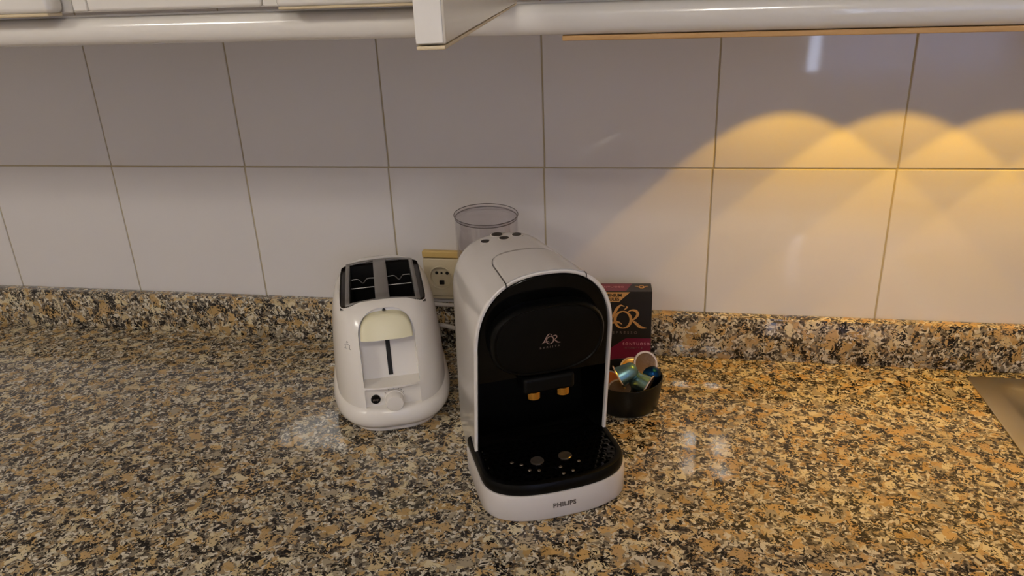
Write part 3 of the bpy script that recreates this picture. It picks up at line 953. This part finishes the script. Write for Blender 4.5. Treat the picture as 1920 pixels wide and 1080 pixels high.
text('lettering', 'CAPSULES', .0062, M['black_card'], bx, vert_plane(-.0195, FY - .0004, .1042), bold=.03)
ribbons('logo', [[(x, y, w * 1.25) for x, y, w in q] for q in LOGO(.0178)], M['gold_print'], bx, vert_plane(.0000, FY - .0003, .0755))
text('lettering', 'ESPRESSO', .0055, M['dim_print'], bx, vert_plane(.000, FY - .0003, .0545), spacing=1.75)
flat('burgundy_band', [(-.030, .0), (BW - .0004, .0), (BW - .0004, .046), (.004, .046), (-.018, .030), (-.030, .018)], M['burgundy'], FY)
flat('red_emblem', [(-.0325, .037), (-.026, .034), (-.0195, .039), (-.0215, .0445), (-.0305, .0445)], M['burgundy'], FY)
text('lettering', 'SONTUOSO', .0055, M['pink_print'], bx, vert_plane(.018, FY - .0004, .0375), spacing=1.35)
text('lettering', 'INTENSITY 8', .0034, M['dim_print'], bx, vert_plane(.014, FY - .0004, .0315), spacing=1.35)
# top face print
def flat_top(name, pts, m, parent=bx, th=.00025):
    n = len(pts)
    V = [(x, y, BH + th) for x, y in pts] + [(x, y, BH - .0002) for x, y in pts]
    F = [tuple(range(n)), tuple(range(2 * n - 1, n - 1, -1))] + [(i, (i + 1) % n, n + (i + 1) % n, n + i) for i in range(n)]
    return mesh(name, V, F, m, parent, smooth=False)
flat_top('burgundy_band', [(-BW + .0004, -.0135), (.003, -.0135), (.012, .012), (-BW + .0004, .012)], M['burgundy'])
text('lettering', 'SONTUOSO', .0062, M['pink_print'], bx, Matrix.Translation((-.017, 0, BH + .0005)), spacing=1.1)
tl = Matrix.Translation((.0245, -.001, BH + .0003))
wing = [[(-1.2, .5, .06), (-.7, .35, .16), (-.35, -.2, .1), (0, -.55, .05)], [(1.2, .5, .06), (.7, .35, .16), (.35, -.2, .1), (0, -.55, .05)],
        [(.42 * math.cos(a), .25 + .42 * math.sin(a), .13) for a in [2 * math.pi * k / 12 for k in range(13)]]]
ribbons('emblem', [[(x * .0075, y * .0085, w * .0075) for x, y, w in s] for s in wing], M['gold_print'], bx, tl)

# ------------------------------------------------------------------ bowl and capsules
BC = (.124, -.157)
bo = lathe('bowl', [(.034, 0), (.0385, .001), (.0405, .004), (.0428, .02), (.0455, .0385), (.0452, .0405), (.0442, .0408), (.0434, .0395), (.040, .02), (.0375, .007), (.034, .0045), (.001, .0042)],
           M['bowl'], None, seg=64, angle=50)
bo.location = (BC[0], BC[1], .0003)
tag(bo, 'small black ceramic bowl full of coffee capsules', 'bowl')
def capsule(label, rimc, axis, body, lid, s=1.0):
    """rimc: centre of the rim; axis: direction from the rim towards the domed end"""
    a = Vector(axis).normalized()
    q = Vector((0, 0, 1)).rotation_difference(a)
    e = bpy.data.objects.new('coffee_capsule', None); e.empty_display_size = .01
    e.location = rimc
    e.rotation_mode = 'QUATERNION'; e.rotation_quaternion = q
    e.scale = (s, s, s)
    link(e)
    tag(e, label, 'coffee capsule', 'coffee capsules heaped in the bowl')
    lathe('shell', [(.0138, .0006), (.0128, .0012), (.0118, .010), (.0102, .0200), (.0088, .0222), (.0050, .0250), (.0040, .0252), (.0005, .0252)], M[body], e, seg=32, cap0=False)
    lathe('rim', [(.0136, -.0004), (.0158, -.0006), (.0163, .0003), (.0158, .0012), (.0136, .0009)], M['silver'], e, seg=32, cap0=False, cap1=False)
    lathe('foil_lid', [(.0138, -.0002), (.0120, .0006), (.0004, .0010)], M[lid], e, seg=32, cap0=False)
    return e
capsule('teal foil coffee capsule lying on its side on top, dome towards the bronze lid', (.1158, -.182, .0505), (.80, .25, .42), 'teal', 'bronze')
capsule('bronze-lidded coffee capsule standing tilted above the rest of the heap', (.1475, -.150, .0545), (-.40, .78, -.52), 'bronze', 'bronze')
capsule('teal foil coffee capsule slumped low at the bowl rim, dome pointing up', (.1520, -.1775, .0370), (-.78, .28, .30), 'teal', 'bronze')
capsule('dark blue foil coffee capsule leaning on the rim of the bowl', (.1425, -.148, .0340), (.90, -.22, .42), 'blue', 'bronze')
capsule('coffee capsule sunk low at the front with its brown lid up', (.1175, -.1800, .0335), (.05, .35, -.95), 'bronze', 'bronze')
capsule('copper foil coffee capsule wedged beside the coffee machine', (.1005, -.1630, .0350), (.15, .30, -.8), 'copper', 'copper')
capsule('gold foil coffee capsule at the back of the heap', (.1300, -.132, .0375), (-.05, .45, -.6), 'goldcap', 'goldcap')
